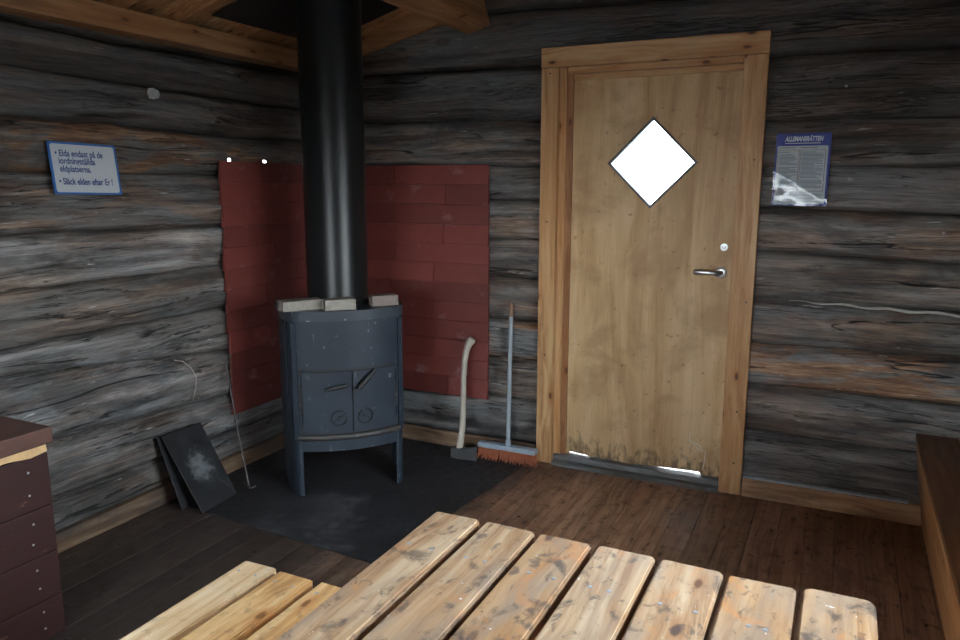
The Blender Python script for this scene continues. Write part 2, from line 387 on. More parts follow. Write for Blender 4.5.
def log_wall(name, P, s0, s1, seams, ztop, step, holes, mat, seed, thick=.16, warms=None, tones=None):
    """hewn-log wall: P(s, d, z) -> world, d = depth into the room; seams = list of functions z(s)"""
    rnd = random.Random(seed); bm = bmesh.new()
    lt = bm.verts.layers.float.new('tone'); lw = bm.verts.layers.float.new('warm')
    n = max(2, round((s1 - s0) / step)); S = [s0 + (s1 - s0) * i / n for i in range(n + 1)]
    T = [0., .015, .035, .065, .11, .2, .32, .44, .56, .68, .8, .89, .935, .965, .985, 1.]
    for li in range(len(seams) - 1):
        fa, fb = seams[li], seams[li + 1]
        tone = tones[li] if tones else rnd.random(); warm = warms[li] if warms else rnd.random() ** 2
        off = rnd.uniform(-.010, .010); ph = rnd.uniform(0, 50); tilt = rnd.uniform(-.016, .010)
        rows = []
        for s in S:
            row = []
            w1 = .016 * mnoise.noise(Vector((s * 1.1, li * 9.7 + seed, 0))); w2 = .016 * mnoise.noise(Vector((s * 1.1, (li + 1) * 9.7 + seed, 0)))
            w1 += .006 * mnoise.noise(Vector((s * 6, li * 9.7, 3 + seed))); w2 += .006 * mnoise.noise(Vector((s * 6, (li + 1) * 9.7, 3 + seed)))
            za, zb = fa(s) + w1, fb(s) + w2
            for t in T:
                z = za + (zb - za) * t; e = abs(2 * t - 1)
                k_ = 1 - e ** 10
                d = -.066 * e ** 9 * (.75 + .5 * mnoise.noise(Vector((s * 1.7, z * 3, 7)))) - .008 * e ** 2 + (off + tilt * (2 * t - 1)) * k_
                d += k_ * (.014 * mnoise.noise(Vector((s * 1.9, z * 9, ph))) + .006 * mnoise.noise(Vector((s * 6, z * 40, ph))))
                z = min(z, ztop(s)); d = min(d, .012)
                v = bm.verts.new(P(s, d, max(z, 0.))); v[lt] = tone; v[lw] = warm; row.append(v)
            rows.append(row)
        for i in range(n):
            for j in range(len(T) - 1):
                a, b, c, e = rows[i][j], rows[i + 1][j], rows[i + 1][j + 1], rows[i][j + 1]
                if (a.co - e.co).length < 1e-5 and (b.co - c.co).length < 1e-5: continue
                sm = (S[i] + S[i + 1]) / 2; zm = (a.co.z + c.co.z) / 2
                if any(h[0] < sm < h[1] and h[2] < zm < h[3] for h in holes): continue
                if (a.co - e.co).length < 1e-5 or (b.co - c.co).length < 1e-5:
                    try: bm.faces.new((a, b, c))
                    except Exception: pass
                    continue
                bm.faces.new((a, b, c, e))
    # outer face with the same openings (cells of a coarse grid)
    e0, e1 = s0 - thick, s1 + thick
    xs = sorted(set([e0, e1] + [x for h in holes for x in (h[4][0] if len(h) > 4 else h[0], h[4][1] if len(h) > 4 else h[1])] + [(s0 + s1) / 2]))
    for a, b in zip(xs, xs[1:]):
        zs = sorted(set([-.02] + [z for h in holes for z in ((h[4][2], h[4][3]) if len(h) > 4 else (h[2], h[3]))]))
        zs = [z for z in zs if z < min(ztop(a), ztop(b))]
        for k, z0 in enumerate(zs):
            ta, tb = (zs[k + 1],) * 2 if k + 1 < len(zs) else (ztop(a), ztop(b))
            sm = (a + b) / 2; zm = (z0 + min(ta, tb)) / 2
            hh = [h[4] if len(h) > 4 else h for h in holes]
            if any(h[0] < sm < h[1] and h[2] < zm < h[3] for h in hh): continue
            q = [bm.verts.new(P(a, -thick, z0)), bm.verts.new(P(b, -thick, z0)), bm.verts.new(P(b, -thick, tb)), bm.verts.new(P(a, -thick, ta))]
            for v in q: v[lt] = .3; v[lw] = .1
            bm.faces.new(q)
    bmesh.ops.remove_doubles(bm, verts=bm.verts[:], dist=1e-6)
    o = obj(name, bm, mat, None, 50); return struct(o)

def lin(za, zb, sa, sb): return lambda s: za + (zb - za) * (max(min(s, sb + .6), sa - .6) - sa) / (sb - sa)
con = lambda z: (lambda s: z)
W1 = (1.10, 2.75, .92, 1.80); W2 = (-2.85, -1.35, .92, 1.80); W3 = (-4.1, -2.75, .95, 1.78)
# left wall: s = y
Lse = [con(-.02), lin(.215, .20, -1.83, -.8), lin(.445, .405, -1.83, -1.1), lin(.762, .635, -1.99, -.82), lin(.86, .865, -1.98, -.83),
       lin(1.08, 1.092, -1.96, -.81), lin(1.295, 1.283, -1.94, -.81), con(1.537), con(1.736), lin(1.925, 1.90, -1.86, -.2), con(2.09), con(2.28)]
yl = lambda s: 2.26
hs = [(-.741, -.719, 1.597, 1.618, (-.68, -.50, 1.54, 1.70)), (-.481, -.459, 1.595, 1.616, (-.40, -.26, 1.54, 1.70))]
Lse2 = Lse
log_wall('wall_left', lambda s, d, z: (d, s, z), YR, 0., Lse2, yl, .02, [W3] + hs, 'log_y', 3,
         tones=[.40, .62, .80, .62, .42, .85, .50, .40, .27, .15, .12], warms=[.2, .2, .15, .1, .35, .2, .5, .95, .3, .35, .2])  # tone varies per log; top logs darkened to imitate the unlit upper wall
# back (gable) wall with the door: s = x
Bse = [con(-.02), lin(.05, .035, 2.49, 3.22), lin(.313, .314, 2.49, 3.2), con(.547), con(.752), lin(.97, .951, 2.5, 3.29), lin(1.18, 1.161, 2.47, 3.27),
       lin(1.385, 1.36, 2.48, 3.25), lin(1.595, 1.56, .33, 3.2), lin(1.83, 1.76, .35, 3.2), lin(2.10, 2.055, .34, 2.5), lin(2.36, 2.33, 1.1, 2.6), con(2.56), con(2.82)]
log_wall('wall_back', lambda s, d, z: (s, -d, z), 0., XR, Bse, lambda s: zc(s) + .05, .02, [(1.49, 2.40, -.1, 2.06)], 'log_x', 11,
         tones=[.3, .55, .70, .85, .60, .72, .80, .55, .50, .26, .20, .15, .15], warms=[.1, .15, .3, 1., .45, .25, .45, .2, .4, .3, .45, .4, .2])  # upper gable logs carry painted shade in their lower tones
ev = lambda a: [con(a * i / 12 * 1.02 - .02) for i in range(13)]
log_wall('wall_right', lambda s, d, z: (XR - d, s, z), YR, 0., ev(2.3), yl, .06, [W2], 'log_y', 21)
log_wall('wall_rear', lambda s, d, z: (s, YR + d, z), 0., XR, ev(2.8), lambda s: zc(s) + .05, .06, [W1], 'log_x', 31)

# floor boards
bm = bmesh.new(); lt = bm.verts.layers.float.new('tone'); x = -.02; rnd = random.Random(5)
while x < XR:
    w = .112; n0 = len(bm.verts)
    box(bm, (x, YR, -.03), (x + w - .0022, .0, rnd.uniform(-.0006, .0006)), .0009, 1)
    bm.verts.ensure_lookup_table(); t = rnd.random()
    for v in bm.verts[n0:]: v[lt] = t
    x += w
n0 = len(bm.verts); box(bm, (-.16, YR - .16, -.10), (XR + .16, .10, -.031)); bm.verts.ensure_lookup_table()
for v in bm.verts[n0:]: v[lt] = .1
struct(obj('floor', bm, 'floor'))

# ceiling boards, running up the slope, under a roof deck
bm = bmesh.new(); lt = bm.verts.layers.float.new('tone'); rnd = random.Random(8)
ang = math.atan(PITCH); Ls = (XR / 2) / math.cos(ang)
for side in (0, 1):
    R = Matrix.Translation((0, 0, 2.20)) @ Matrix.Rotation(-ang, 4, 'Y') if side == 0 else Matrix.Translation((XR, 0, 2.20)) @ Matrix.Rotation(ang, 4, 'Y') @ Matrix.Scale(-1, 4, (1, 0, 0))
    y = .05
    while y > YR - .2:
        w = rnd.choice((.13, .145, .15)); n0 = len(bm.verts); dz = rnd.choice((0, .0, .012))
        box(bm, (-.2, y - w + .006, dz), (Ls, y, .024 + dz), .002, 1, R); bm.verts.ensure_lookup_table(); t = rnd.random()
        for v in bm.verts[n0:]: v[lt] = t
        y -= w
    n0 = len(bm.verts); box(bm, (-.35, YR - .35, .045), (Ls + .02, .35, .10), 0, 1, R); bm.verts.ensure_lookup_table()
    for v in bm.verts[n0:]: v[lt] = 0.
bmesh.ops.recalc_face_normals(bm, faces=bm.faces[:])
struct(obj('ceiling', bm, 'ceil'))
# wall plate beam on the left wall, gable board, purlin, right plate
struct(obj('trim_1', BX((-.03, YR, 2.106), (.10, -.02, 2.198), .004), 'beam_y'))
struct(obj('trim_5', BX((XR - .10, YR, 2.078), (XR + .03, -.02, 2.19), .004), 'beam_y'))
bm = bmesh.new()
a = math.atan(.25)
box(bm, (.10, -.028, -.118), (1.02, -.002, .02), .003, 1, Matrix.Translation((0, 0, 2.233)) @ Matrix.Rotation(-a, 4, 'Y'))
struct(obj('trim_2', bm, 'beam_x'))
bm = bmesh.new(); R = Matrix.Translation((.985, 0, 2.252)) @ Matrix.Rotation(-ang, 4, 'Y')
box(bm, (0, YR, 0), (.135, -.015, .24), .004, 1, R); struct(obj('trim_3', bm, 'beam_y'))
bm = bmesh.new(); box(bm, (XR / 2 - .06, YR, 2.50), (XR / 2 + .06, -.015, 2.72), .004, 1); struct(obj('trim_4', bm, 'beam_y'))
# baseboards
struct(obj('baseboard_left', BX((.0, -4.9, .001), (.032, -.02, .085), .003), 'base_y'))
bm = bmesh.new(); box(bm, (.03, -.030, .001), (1.395, -.0, .085), .003); struct(obj('baseboard_back', bm, 'base_dirty'))
bm = bmesh.new(); box(bm, (2.475, -.034, .001), (3.70, -.0, .092), .003); struct(obj('baseboard_back_right', bm, 'base_x'))
bm = bmesh.new(); box(bm, (2.476, -.030, .0925), (3.178, .0, .102), .001); struct(obj('ledge_glare_strip', bm, 'lit_ledge'))  # added strip, coloured as window light falling on the baseboard's top ledge
# caulking rope showing in the seam right of the door
bm = bmesh.new(); pts = []; r = []
for i in range(24):
    s = 2.62 + i * .037; pts.append((s, .012 - .008 * min(1, i / 8), .968 - .026 * (s - 2.5) + .004 * math.sin(i * 1.3) + .010 * mnoise.noise(Vector((s * 3, 0, 0))))); r.append(.002 + .0045 * min(1, i / 10) * (1 + .3 * math.sin(i * 2.1)))
tube(bm, pts, r, 6); struct(obj('trim_6', bm, 'caulk', None, 180))

# outside ground
bm = bmesh.new(); box(bm, (-30, -30, -.45), (34, 30, -.22)); struct(obj('ground', bm, 'ground'))

# ------------------------------------------------------------------ windows behind the camera
def window(name, P, a, b, z0, z1):
    root = struct(empty(name, P((a + b) / 2, 0, z0)))
    inv = Matrix.Translation(-root.location)
    def part(nm, s0, s1, d0, d1, q0, q1, m):
        p, q = Vector(P(s0, d0, q0)), Vector(P(s1, d1, q1))
        bm = bmesh.new(); box(bm, [min(p[i], q[i]) for i in range(3)], [max(p[i], q[i]) for i in range(3)], 0, 1, inv); return obj(nm, bm, m, root)
    F = .05
    part('window_frame', a - .03, a + F, -.17, .03, z0 - .03, z1 + .03, 'window_frame'); part('window_frame', b - F, b + .03, -.17, .03, z0 - .03, z1 + .03, 'window_frame')
    part('window_frame', a + F, b - F, -.17, .03, z0 - .03, z0 + F, 'window_frame'); part('window_frame', a + F, b - F, -.17, .03, z1 - F, z1 + .03, 'window_frame')
    part('mullion', (a + b) / 2 - .025, (a + b) / 2 + .025, -.08, -.04, z0 + F, z1 - F, 'window_frame')
    part('window_pane', a + F, b - F, -.062, -.058, z0 + F, z1 - F, 'glass')
window('window_1', lambda s, d, z: (s, YR + d, z), *W1)
window('added_window_3', lambda s, d, z: (d, s, z), *W3)  # unseen window, added and enlarged to light the bench front and right side
window('window_2', lambda s, d, z: (XR - d, s, z), *W2)

# ------------------------------------------------------------------ door
DX, DZ = 1.955, 0.
door = struct(empty('door_1', (DX, 0, 0)))
def dpart(nm, lo, hi, m, bev=.003, par=None): return obj(nm, BX((lo[0] - DX, lo[1], lo[2]), (hi[0] - DX, hi[1], hi[2]), bev), m, par or door)
dpart('casing', (1.404, -.034, .002), (1.492, .0, 2.056), 'casing_v'); dpart('casing', (2.365, -.034, .002), (2.469, .0, 2.056), 'casing_v')
dpart('head_casing', (1.402, -.036, 2.058), (2.470, .0, 2.153), 'casing_h')
dpart('jamb', (1.474, .001, .05), (1.5265, .17, 2.09), 'casing_v'); dpart('jamb', (1.527, .012, .05), (1.558, .17, 2.05), 'jamb_v')
dpart('jamb', (2.362, .001, .05), (2.42, .17, 2.09), 'casing_v')
dpart('head_jamb', (1.531, .001, 2.028), (2.36, .17, 2.10), 'casing_h'); dpart('head_jamb', (1.559, .012, 1.998), (2.361, .17, 2.027), 'casing_h')
# threshold with a chipped upper edge
bm = bmesh.new(); n = 40; rnd = random.Random(4); rows = []
for i in range(n + 1):
    x = 1.50 + (2.365 - 1.50) * i / n - DX; t = .050 + .004 * mnoise.noise(Vector((x * 9, 0, 0)))
    rows.append([bm.verts.new(p) for p in ((x, -.055, .002), (x, -.055, .022), (x, -.022, .026), (x, -.016, t), (x, .035, t + .004), (x, .10, .035), (x, .10, .002))])
for a_, b_ in zip(rows, rows[1:]):
    for j in range(7): bm.faces.new((a_[j], a_[(j + 1) % 7], b_[(j + 1) % 7], b_[j]))
bm.faces.new(rows[0]); bm.faces.new(rows[-1][::-1]); bmesh.ops.recalc_face_normals(bm, faces=bm.faces[:])
obj('threshold', bm, 'sill', door)
# leaf with the diamond opening and a ragged bottom edge
cx, cz, hd = 1.961 - DX, 1.592, .214
bot = [(1.5585, .046), (1.572, .046), (1.578, .068), (1.62, .062), (1.68, .0595), (1.70, .050), (1.72, .0595), (1.75, .057), (1.76, .047), (1.93, .047), (1.955, .0565), (2.02, .0595), (2.15, .063), (2.262, .0665), (2.275, .048), (2.361, .046)]
bot = [(x - DX, z) for x, z in bot]
Lx, Rx, Tz = 1.5585 - DX, 2.361 - DX, 1.9975
N, E_, S_, W_ = (cx, cz + hd), (cx + hd - .002, cz), (cx, cz - hd), (cx - hd + .002, cz)
tri = [[(Lx, Tz), W_, N], [(Lx, Tz), N, (Rx, Tz)], [(Rx, Tz), N, E_], [(Rx, Tz), E_, (Rx, .3)], [(Rx, .3), E_, S_], [(Rx, .3), S_, (Lx, .3)], [(Lx, .3), S_, W_], [(Lx, .3), W_, (Lx, Tz)]]
tri.append([(Lx, .3)] + bot + [(Rx, .3)])
def slab(polys, y0, y1):
    bm = bmesh.new(); cache = {}
    def vv(p, y):
        k = (round(p[0], 5), round(p[1], 5), y)
        if k not in cache: cache[k] = bm.verts.new((p[0], y, p[1]))
        return cache[k]
    from collections import Counter
    ed = Counter()
    for P_ in polys:
        bm.faces.new([vv(p, y0) for p in P_]); bm.faces.new([vv(p, y1) for p in P_][::-1])
        for a_, b_ in zip(P_, P_[1:] + P_[:1]): ed[frozenset(((round(a_[0], 5), round(a_[1], 5)), (round(b_[0], 5), round(b_[1], 5))))] += 1
    for e, c_ in ed.items():
        if c_ == 1:
            a_, b_ = tuple(e); bm.faces.new((vv(a_, y0), vv(b_, y0), vv(b_, y1), vv(a_, y1)))
    bmesh.ops.recalc_face_normals(bm, faces=bm.faces[:]); return bm
leaf = obj('door_leaf', slab(tri, .022, .062), 'door', door)
# diamond glazing bead and pane
bm = bmesh.new(); h2 = hd + .004; h1 = hd - .012
for k in range(4):
    A = [(0, 1), (1, 0), (0, -1), (-1, 0)][k]; B = [(0, 1), (1, 0), (0, -1), (-1, 0)][(k + 1) % 4]
    q = [(A[0] * h2, A[1] * h2), (B[0] * h2, B[1] * h2), (B[0] * h1, B[1] * h1), (A[0] * h1, A[1] * h1)]
    f0 = [bm.verts.new((cx + x, .010, cz + z)) for x, z in q]; f1 = [bm.verts.new((cx + x, .045, cz + z)) for x, z in q]
    bm.faces.new(f0); bm.faces.new(f1[::-1])
    for i in range(4): bm.faces.new((f0[i], f1[i], f1[(i + 1) % 4], f0[(i + 1) % 4]))
bmesh.ops.recalc_face_normals(bm, faces=bm.faces[:]); obj('glazing_bead', bm, 'sill', leaf)
bm = bmesh.new(); q = [(0, h1 + .004), (h1 + .004, 0), (0, -h1 - .004), (-h1 - .004, 0)]
f0 = [bm.verts.new((cx + x, .040, cz + z)) for x, z in q]; f1 = [bm.verts.new((cx + x, .043, cz + z)) for x, z in q]
bm.faces.new(f0); bm.faces.new(f1[::-1])
for i in range(4): bm.faces.new((f0[i], f1[i], f1[(i + 1) % 4], f0[(i + 1) % 4]))
bmesh.ops.recalc_face_normals(bm, faces=bm.faces[:]); obj('window_pane', bm, 'glass', leaf)
# lever handle and lock, facing the room (-y)
def rot_y(o): o.rotation_euler = (PI / 2, 0, 0); return o
hx, hz = 2.312 - DX, 1.077
bm = bmesh.new(); lathe(bm, [(.028, 0), (.028, .007), (.024, .011), (.013, .012)], 32)
rose = obj('handle_rose', bm, 'steel', leaf, 40); rose.location = (hx, .022, hz); rot_y(rose)
bm = bmesh.new(); tube(bm, [(0, -.004, 0), (0, -.03, 0), (-.006, -.045, 0), (-.02, -.052, .001), (-.055, -.053, .003), (-.09, -.052, .004), (-.112, -.050, .003), (-.120, -.049, .002)], [.011, .011, .012, .0115, .011, .0145, .0135, .006], 16, sy=1.0)
hd_o = obj('door_handle', bm, 'steel', leaf, 60); hd_o.location = (hx, .018, hz)
bm = bmesh.new(); lathe(bm, [(.019, 0), (.019, .006), (.016, .010), (.010, .0102), (.010, .006), (.0085, .006), (.0085, .016), (.006, .017)], 28)
lk = obj('lock_cylinder', bm, 'steel', leaf, 40); lk.location = (2.320 - DX, .022, 1.199); rot_y(lk)
# split in the lower right corner
for pts in ([(2.208, .268), (2.206, .225), (2.26, .205), (2.272, .175)], [(2.212, .218), (2.255, .185), (2.285, .178)], [(2.288, .182), (2.284, .12), (2.279, .082)]):
    bm = bmesh.new(); tube(bm, [(x - DX, .0215, z - .0) for x, z in pts], [.001] + [.0022] * (len(pts) - 2) + [.001], 5)
    obj('split_veneer', bm, 'pale_edge', leaf)
# nail heads in the casing
for x, z in ((2.43, .16), (2.43, .42), (2.44, .95), (2.435, 1.6), (1.445, .6), (1.445, 1.3), (1.45, 2.03)):
    bm = bmesh.new(); lathe(bm, [(.0045, 0), (.0045, .0015), (.002, .002)], 10); nb = obj('nail_head', bm, 'rust', door); nb.location = (x - DX, -.0338, z); rot_y(nb)

# ------------------------------------------------------------------ red heat shields
def shield(name, w, h, rows, seed, m=0):
    """in local XY plane (x right, y up), z = out of the wall; lapped courses with staggered joints"""
    rnd = random.Random(seed); bm = bmesh.new(); lt = bm.verts.layers.float.new('tone'); rh = h / rows
    for r in range(rows):
        y0 = r * rh; l = rnd.uniform(-.006, .006) - .003; sl = .012
        cuts = [l]; x = .42 * w if r % 2 else .72 * w
        x += rnd.uniform(-.05, .05); cuts += [x, w + rnd.uniform(-.003, .003)]
        for a_, b_ in zip(cuts, cuts[1:]):
            t = rnd.random() ** 1.5; n0 = len(bm.verts); g_ = .0012
            pr = [(y0 + .001, .0), (y0 + .001, .017), (y0 + .006, .0185), (y0 + rh * .55, .013), (y0 + rh - .001, .008), (y0 + rh - .001, 0.)]
            A = [bm.verts.new((a_ + g_ - (sl * (1 - (y - y0) / rh) if a_ == l else 0), y, z)) for y, z in pr]; B = [bm.verts.new((b_ - g_, y, z)) for y, z in pr]
            k = len(pr)
            for i in range(k): bm.faces.new((A[i], B[i], B[(i + 1) % k], A[(i + 1) % k]))
            bm.faces.new(A); bm.faces.new(B[::-1]); bm.verts.ensure_lookup_table()
            for v in bm.verts[n0:]: v[lt] = t
    bmesh.ops.recalc_face_normals(bm, faces=bm.faces[:]); return bm
ML = Matrix(((0, 0, 1), (1, 0, 0), (0, 1, 0))).to_4x4()          # wall x=0 seen from the room
MB_ = Matrix(((1, 0, 0), (0, 0, -1), (0, 1, 0))).to_4x4()        # wall y=0
o = obj('heat_shield', shield('a', .79, 1.30, 12, 1), 'red'); o.matrix_world = Matrix.Translation((.014, -.828, .302)) @ ML
tag(o, 'red painted lapped sheet on the left log wall beside the stove', 'heat shield')
o = obj('heat_shield', shield('b', 1.075, 1.285, 12, 2), 'red'); o.matrix_world = Matrix.Translation((.036, -.014, .308)) @ MB_
tag(o, 'red painted lapped sheet on the back wall, between stovepipe and broom', 'heat shield')

# hearth sheet
bm = bmesh.new(); prism(bm, [(.034, -1.292), (1.25, -1.374), (1.385, -.036), (.034, -.036)], .0012, .0045)
tag(obj('hearth_sheet', bm, 'hearth'), 'black sooty floor sheet under and around the stove', 'hearth plate')

# ------------------------------------------------------------------ stove (local: x right, -y towards the room)
st = tag(empty('wood_stove', (.733, -.80, .0047), PI / 4), 'blue-grey cast iron stove with two doors in the log corner', 'stove')
def side_curve(sg, n=8, end=.42, grow=0.):
    P = []
    for i in range(n + 1):
        t = i / n; P.append((sg * (.24 + grow + .046 * math.sin(t * PI / 2)), .17 * (1 - math.cos(t * PI / 2)) ** .9))
    P.append((sg * (.286 + grow), end)); return P
def front_curve(n=16, w=.24, b=.055, off=0.): return [(-w + 2 * w * i / n, -b * (1 - (2 * i / n - 1) ** 2) - off) for i in range(n + 1)]
def footprint(grow=0.):
    f = front_curve(16, .24 + grow * .6, .055, grow)
    r = side_curve(1, 8, .42 + grow, grow)[1:]; l = side_curve(-1, 8, .42 + grow, grow)[1:]
    return f + r + l[::-1]
bm = bmesh.new(); prism(bm, footprint(0), .285, .858); bmesh.ops.recalc_face_normals(bm, faces=bm.faces[:])
body = obj('body', bm, 'iron', st, 35)
bm = bmesh.new(); prism(bm, footprint(.010), .858, .905); bmesh.ops.bevel(bm, geom=[e for e in bm.edges if abs(e.verts[0].co.z - .905) < 1e-4 and abs(e.verts[1].co.z - .905) < 1e-4], offset=.006, segments=2, affect='EDGES')
obj('top_plate', bm, 'iron_rim', st, 35)
# upright ribs on the side panels
for sg in (-1, 1):
    pts = side_curve(sg)
    for k in (0, 2, 4, 6):
        bm = bmesh.new(); px, py = pts[k]; pn, pm = pts[k + 1]
        d = Vector((pn - px, pm - py)).normalized(); nn = Vector((d.y, -d.x)) * sg
        w_ = .014 if k else .022
        q = [Vector((px, py)) - nn * .002, Vector((px, py)) + d * w_ - nn * .002, Vector((px, py)) + d * w_ + nn * .008, Vector((px, py)) + nn * .008]
        prism(bm, [tuple(v) for v in q], .286, .85); bmesh.ops.recalc_face_normals(bm, faces=bm.faces[:]); obj('side_rib', bm, 'iron', st)
# doors
def curved_plate(x0, x1, z0, z1, off, th, n=8):
    f = lambda x: -.055 * (1 - (x / .24) ** 2)
    xs = [x0 + (x1 - x0) * i / n for i in range(n + 1)]
    poly = [(x, f(x) - off - th) for x in xs] + [(x, f(x) - off) for x in xs[::-1]]
    bm = bmesh.new(); prism(bm, poly, z0, z1); bmesh.ops.recalc_face_normals(bm, faces=bm.faces[:])
    return bm
fy = lambda x: -.055 * (1 - (x / .24) ** 2)
obj('door_surround', curved_plate(-.236, .236, .318, .628, -.001, .004, 16), 'iron_dark', st, 35)
for sg, (x0, x1) in ((-1, (-.222, .002)), (1, (.008, .222))):
    dr = obj('firebox_door', curved_plate(x0, x1, .326, .618, .003, .010), 'iron', st, 35)
    xc = -.060 if sg < 0 else .066; zc_ = .392
    bm = bmesh.new(); lathe(bm, [(.038, 0), (.038, .007), (.0355, .0085), (.033, .007), (.0328, .001)], 28, (0, 0), False, False)
    lathe(bm, [(.009, 0), (.009, .008), (.005, .009)], 12)
    av = obj('air_vent', bm, 'iron_dark', dr, 40); av.location = (xc, fy(xc) - .013, zc_); av.rotation_euler = (PI / 2, 0, math.atan(.11 * xc / .24 ** 2) )
    bm = bmesh.new(); y_ = fy(xc) - .019; box(bm, (xc - .022, y_, zc_ - .003), (xc + .022, y_ + .005, zc_ + .003), .001, 1, Matrix.Translation((xc, 0, zc_)) @ Matrix.Rotation(.6 * sg, 4, 'Y') @ Matrix.Translation((-xc, 0, -zc_)))
    obj('vent_bar', bm, 'iron_dark', dr)
    pts = ([(-.022, .556), (-.06, .549), (-.10, .541), (-.128, .534)] if sg < 0 else [(.030, .532), (.062, .566), (.092, .596), (.118, .622)])
    bm = bmesh.new(); tube(bm, [(x, fy(x) - .034, z) for x, z in pts], ([.011, .012, .009, .005] if sg < 0 else [.010, .013, .011, .006]), 12)
    tube(bm, [(pts[1][0], fy(pts[1][0]) - .004, pts[1][1]), (pts[1][0], fy(pts[1][0]) - .034, pts[1][1])], .007, 10)
    obj('door_lever', bm, 'iron_dark', dr, 60)
    for z in (.36, .545):
        bm = bmesh.new(); hx_ = .231 * sg; tube(bm, [(hx_, fy(hx_) - .006, z), (hx_, fy(hx_) - .006, z + .05)], .006, 10); obj('hinge', bm, 'iron', st, 60)
# ash ledge, front rail, legs
bm = bmesh.new(); tube(bm, [(x, y - .004, .296) for x, y in front_curve(16, .243, .055)], .0165, 12); obj('ash_ledge', bm, 'iron_ledge', st, 60)
bm = bmesh.new(); sheet(bm, front_curve(16, .236, .05, -.004), .222, .284, .006); obj('front_rail', bm, 'iron', st, 35)
for sg in (-1, 1):
    P = [(sg * .228, .004)] + side_curve(sg, 8, .36); bm = bmesh.new(); sheet(bm, P if sg > 0 else P, .0, .286, .006 * (1 if sg > 0 else -1))
    obj('leg', bm, 'iron', st, 35)
bm = bmesh.new(); box(bm, (-.26, .395, .20), (.26, .41, .286)); obj('rear_rail', bm, 'iron_dark', st)

# stovepipe through a black plate in the ceiling
px, py = .583, -.659
bm = bmesh.new(); lathe(bm, [(.156, .910), (.156, .935), (.151, .938), (.149, .95), (.149, 2.52)], 64, (0, 0))
for v in bm.verts: v.co.z -= .910
pp = tag(obj('stovepipe', bm, 'pipe', None, 40), 'tall glossy black stovepipe rising from stove to ceiling', 'stovepipe'); pp.location = (px, py, .911)
bm = bmesh.new(); n = 48; x0, x1, y0, y1 = .165, .93, -.97, -.17
outer = []
for k in range(n):
    a_ = 2 * PI * k / n; c_, s_ = math.cos(a_), math.sin(a_)
    t = min([(x1 - px) / c_ if c_ > 1e-6 else 9, (x0 - px) / c_ if c_ < -1e-6 else 9, (y1 - py) / s_ if s_ > 1e-6 else 9, (y0 - py) / s_ if s_ < -1e-6 else 9])
    outer.append((px + c_ * t, py + s_ * t))
for cxr, cyr in ((x0, y0), (x1, y0), (x0, y1), (x1, y1)):
    k = min(range(n), key=lambda i: (outer[i][0] - cxr) ** 2 + (outer[i][1] - cyr) ** 2); outer[k] = (cxr, cyr)
inner = [(px + .152 * math.cos(2 * PI * k / n), py + .152 * math.sin(2 * PI * k / n)) for k in range(n)]
zz = lambda x: 2.20 + PITCH * x
rings = [[bm.verts.new((x, y, zz(x) - d)) for x, y in Q] for Q, d in ((inner, .002), (outer, .002), (outer, .007), (inner, .007))]
for i in range(4):
    for k in range(n): bm.faces.new((rings[i][k], rings[i][(k + 1) % n], rings[(i + 1) % 4][(k + 1) % n], rings[(i + 1) % 4][k]))
bmesh.ops.recalc_face_normals(bm, faces=bm.faces[:])
tag(obj('ceiling_plate', bm, 'blacksheet'), 'matt black square plate under the ceiling around the stovepipe', 'metal plate')

# bricks on the stove
def brick(loc, rz, dims, m, label, chip):
    b = bmesh.new(); bmesh.ops.create_cube(b, size=1.)
    bmesh.ops.subdivide_edges(b, edges=b.edges[:], cuts=5, use_grid_fill=True)
    for v in b.verts:
        v.co = Vector((v.co.x * dims[0], v.co.y * dims[1], (v.co.z + .5) * dims[2]))
        nz = mnoise.noise(v.co * 28 + Vector((chip, 0, 0)))
        if v.co.z > .002: v.co += Vector((v.co.x, v.co.y, 0)).normalized() * (.0035 * nz - .002) + Vector((0, 0, (.003 * nz - .001) if v.co.z > dims[2] * .9 else 0))
        e = sum(abs(abs(c_) - d_ / 2) < .004 for c_, d_ in ((v.co.x, dims[0]), (v.co.y, dims[1]))) + (v.co.z > dims[2] * .9)
        if e >= 2 and nz > .1: v.co *= .97; v.co.z = max(v.co.z, 0)
    o = obj('brick', b, m, None, 30); o.location = loc; o.rotation_euler = (0, 0, rz); return tag(o, label, 'brick', 'bricks on the stove top')
zt = .911
def SL(x, y): return (.733 + x * S2 - y * S2, -.80 + x * S2 + y * S2, zt)
brick(SL(-.208, .052), PI / 4 + .22, (.195, .085, .046), 'brick', 'longest pale flat brick on the left edge of the stove top', 1)
brick(SL(-.034, -.002), PI / 4 + .03, (.148, .075, .050), 'brick', 'pale chipped brick at the front middle of the stove top', 2)
brick(SL(.190, .058), PI / 4 + .08, (.135, .07, .050), 'brick2', 'dusty pinkish brick on the right edge of the stove top', 3)

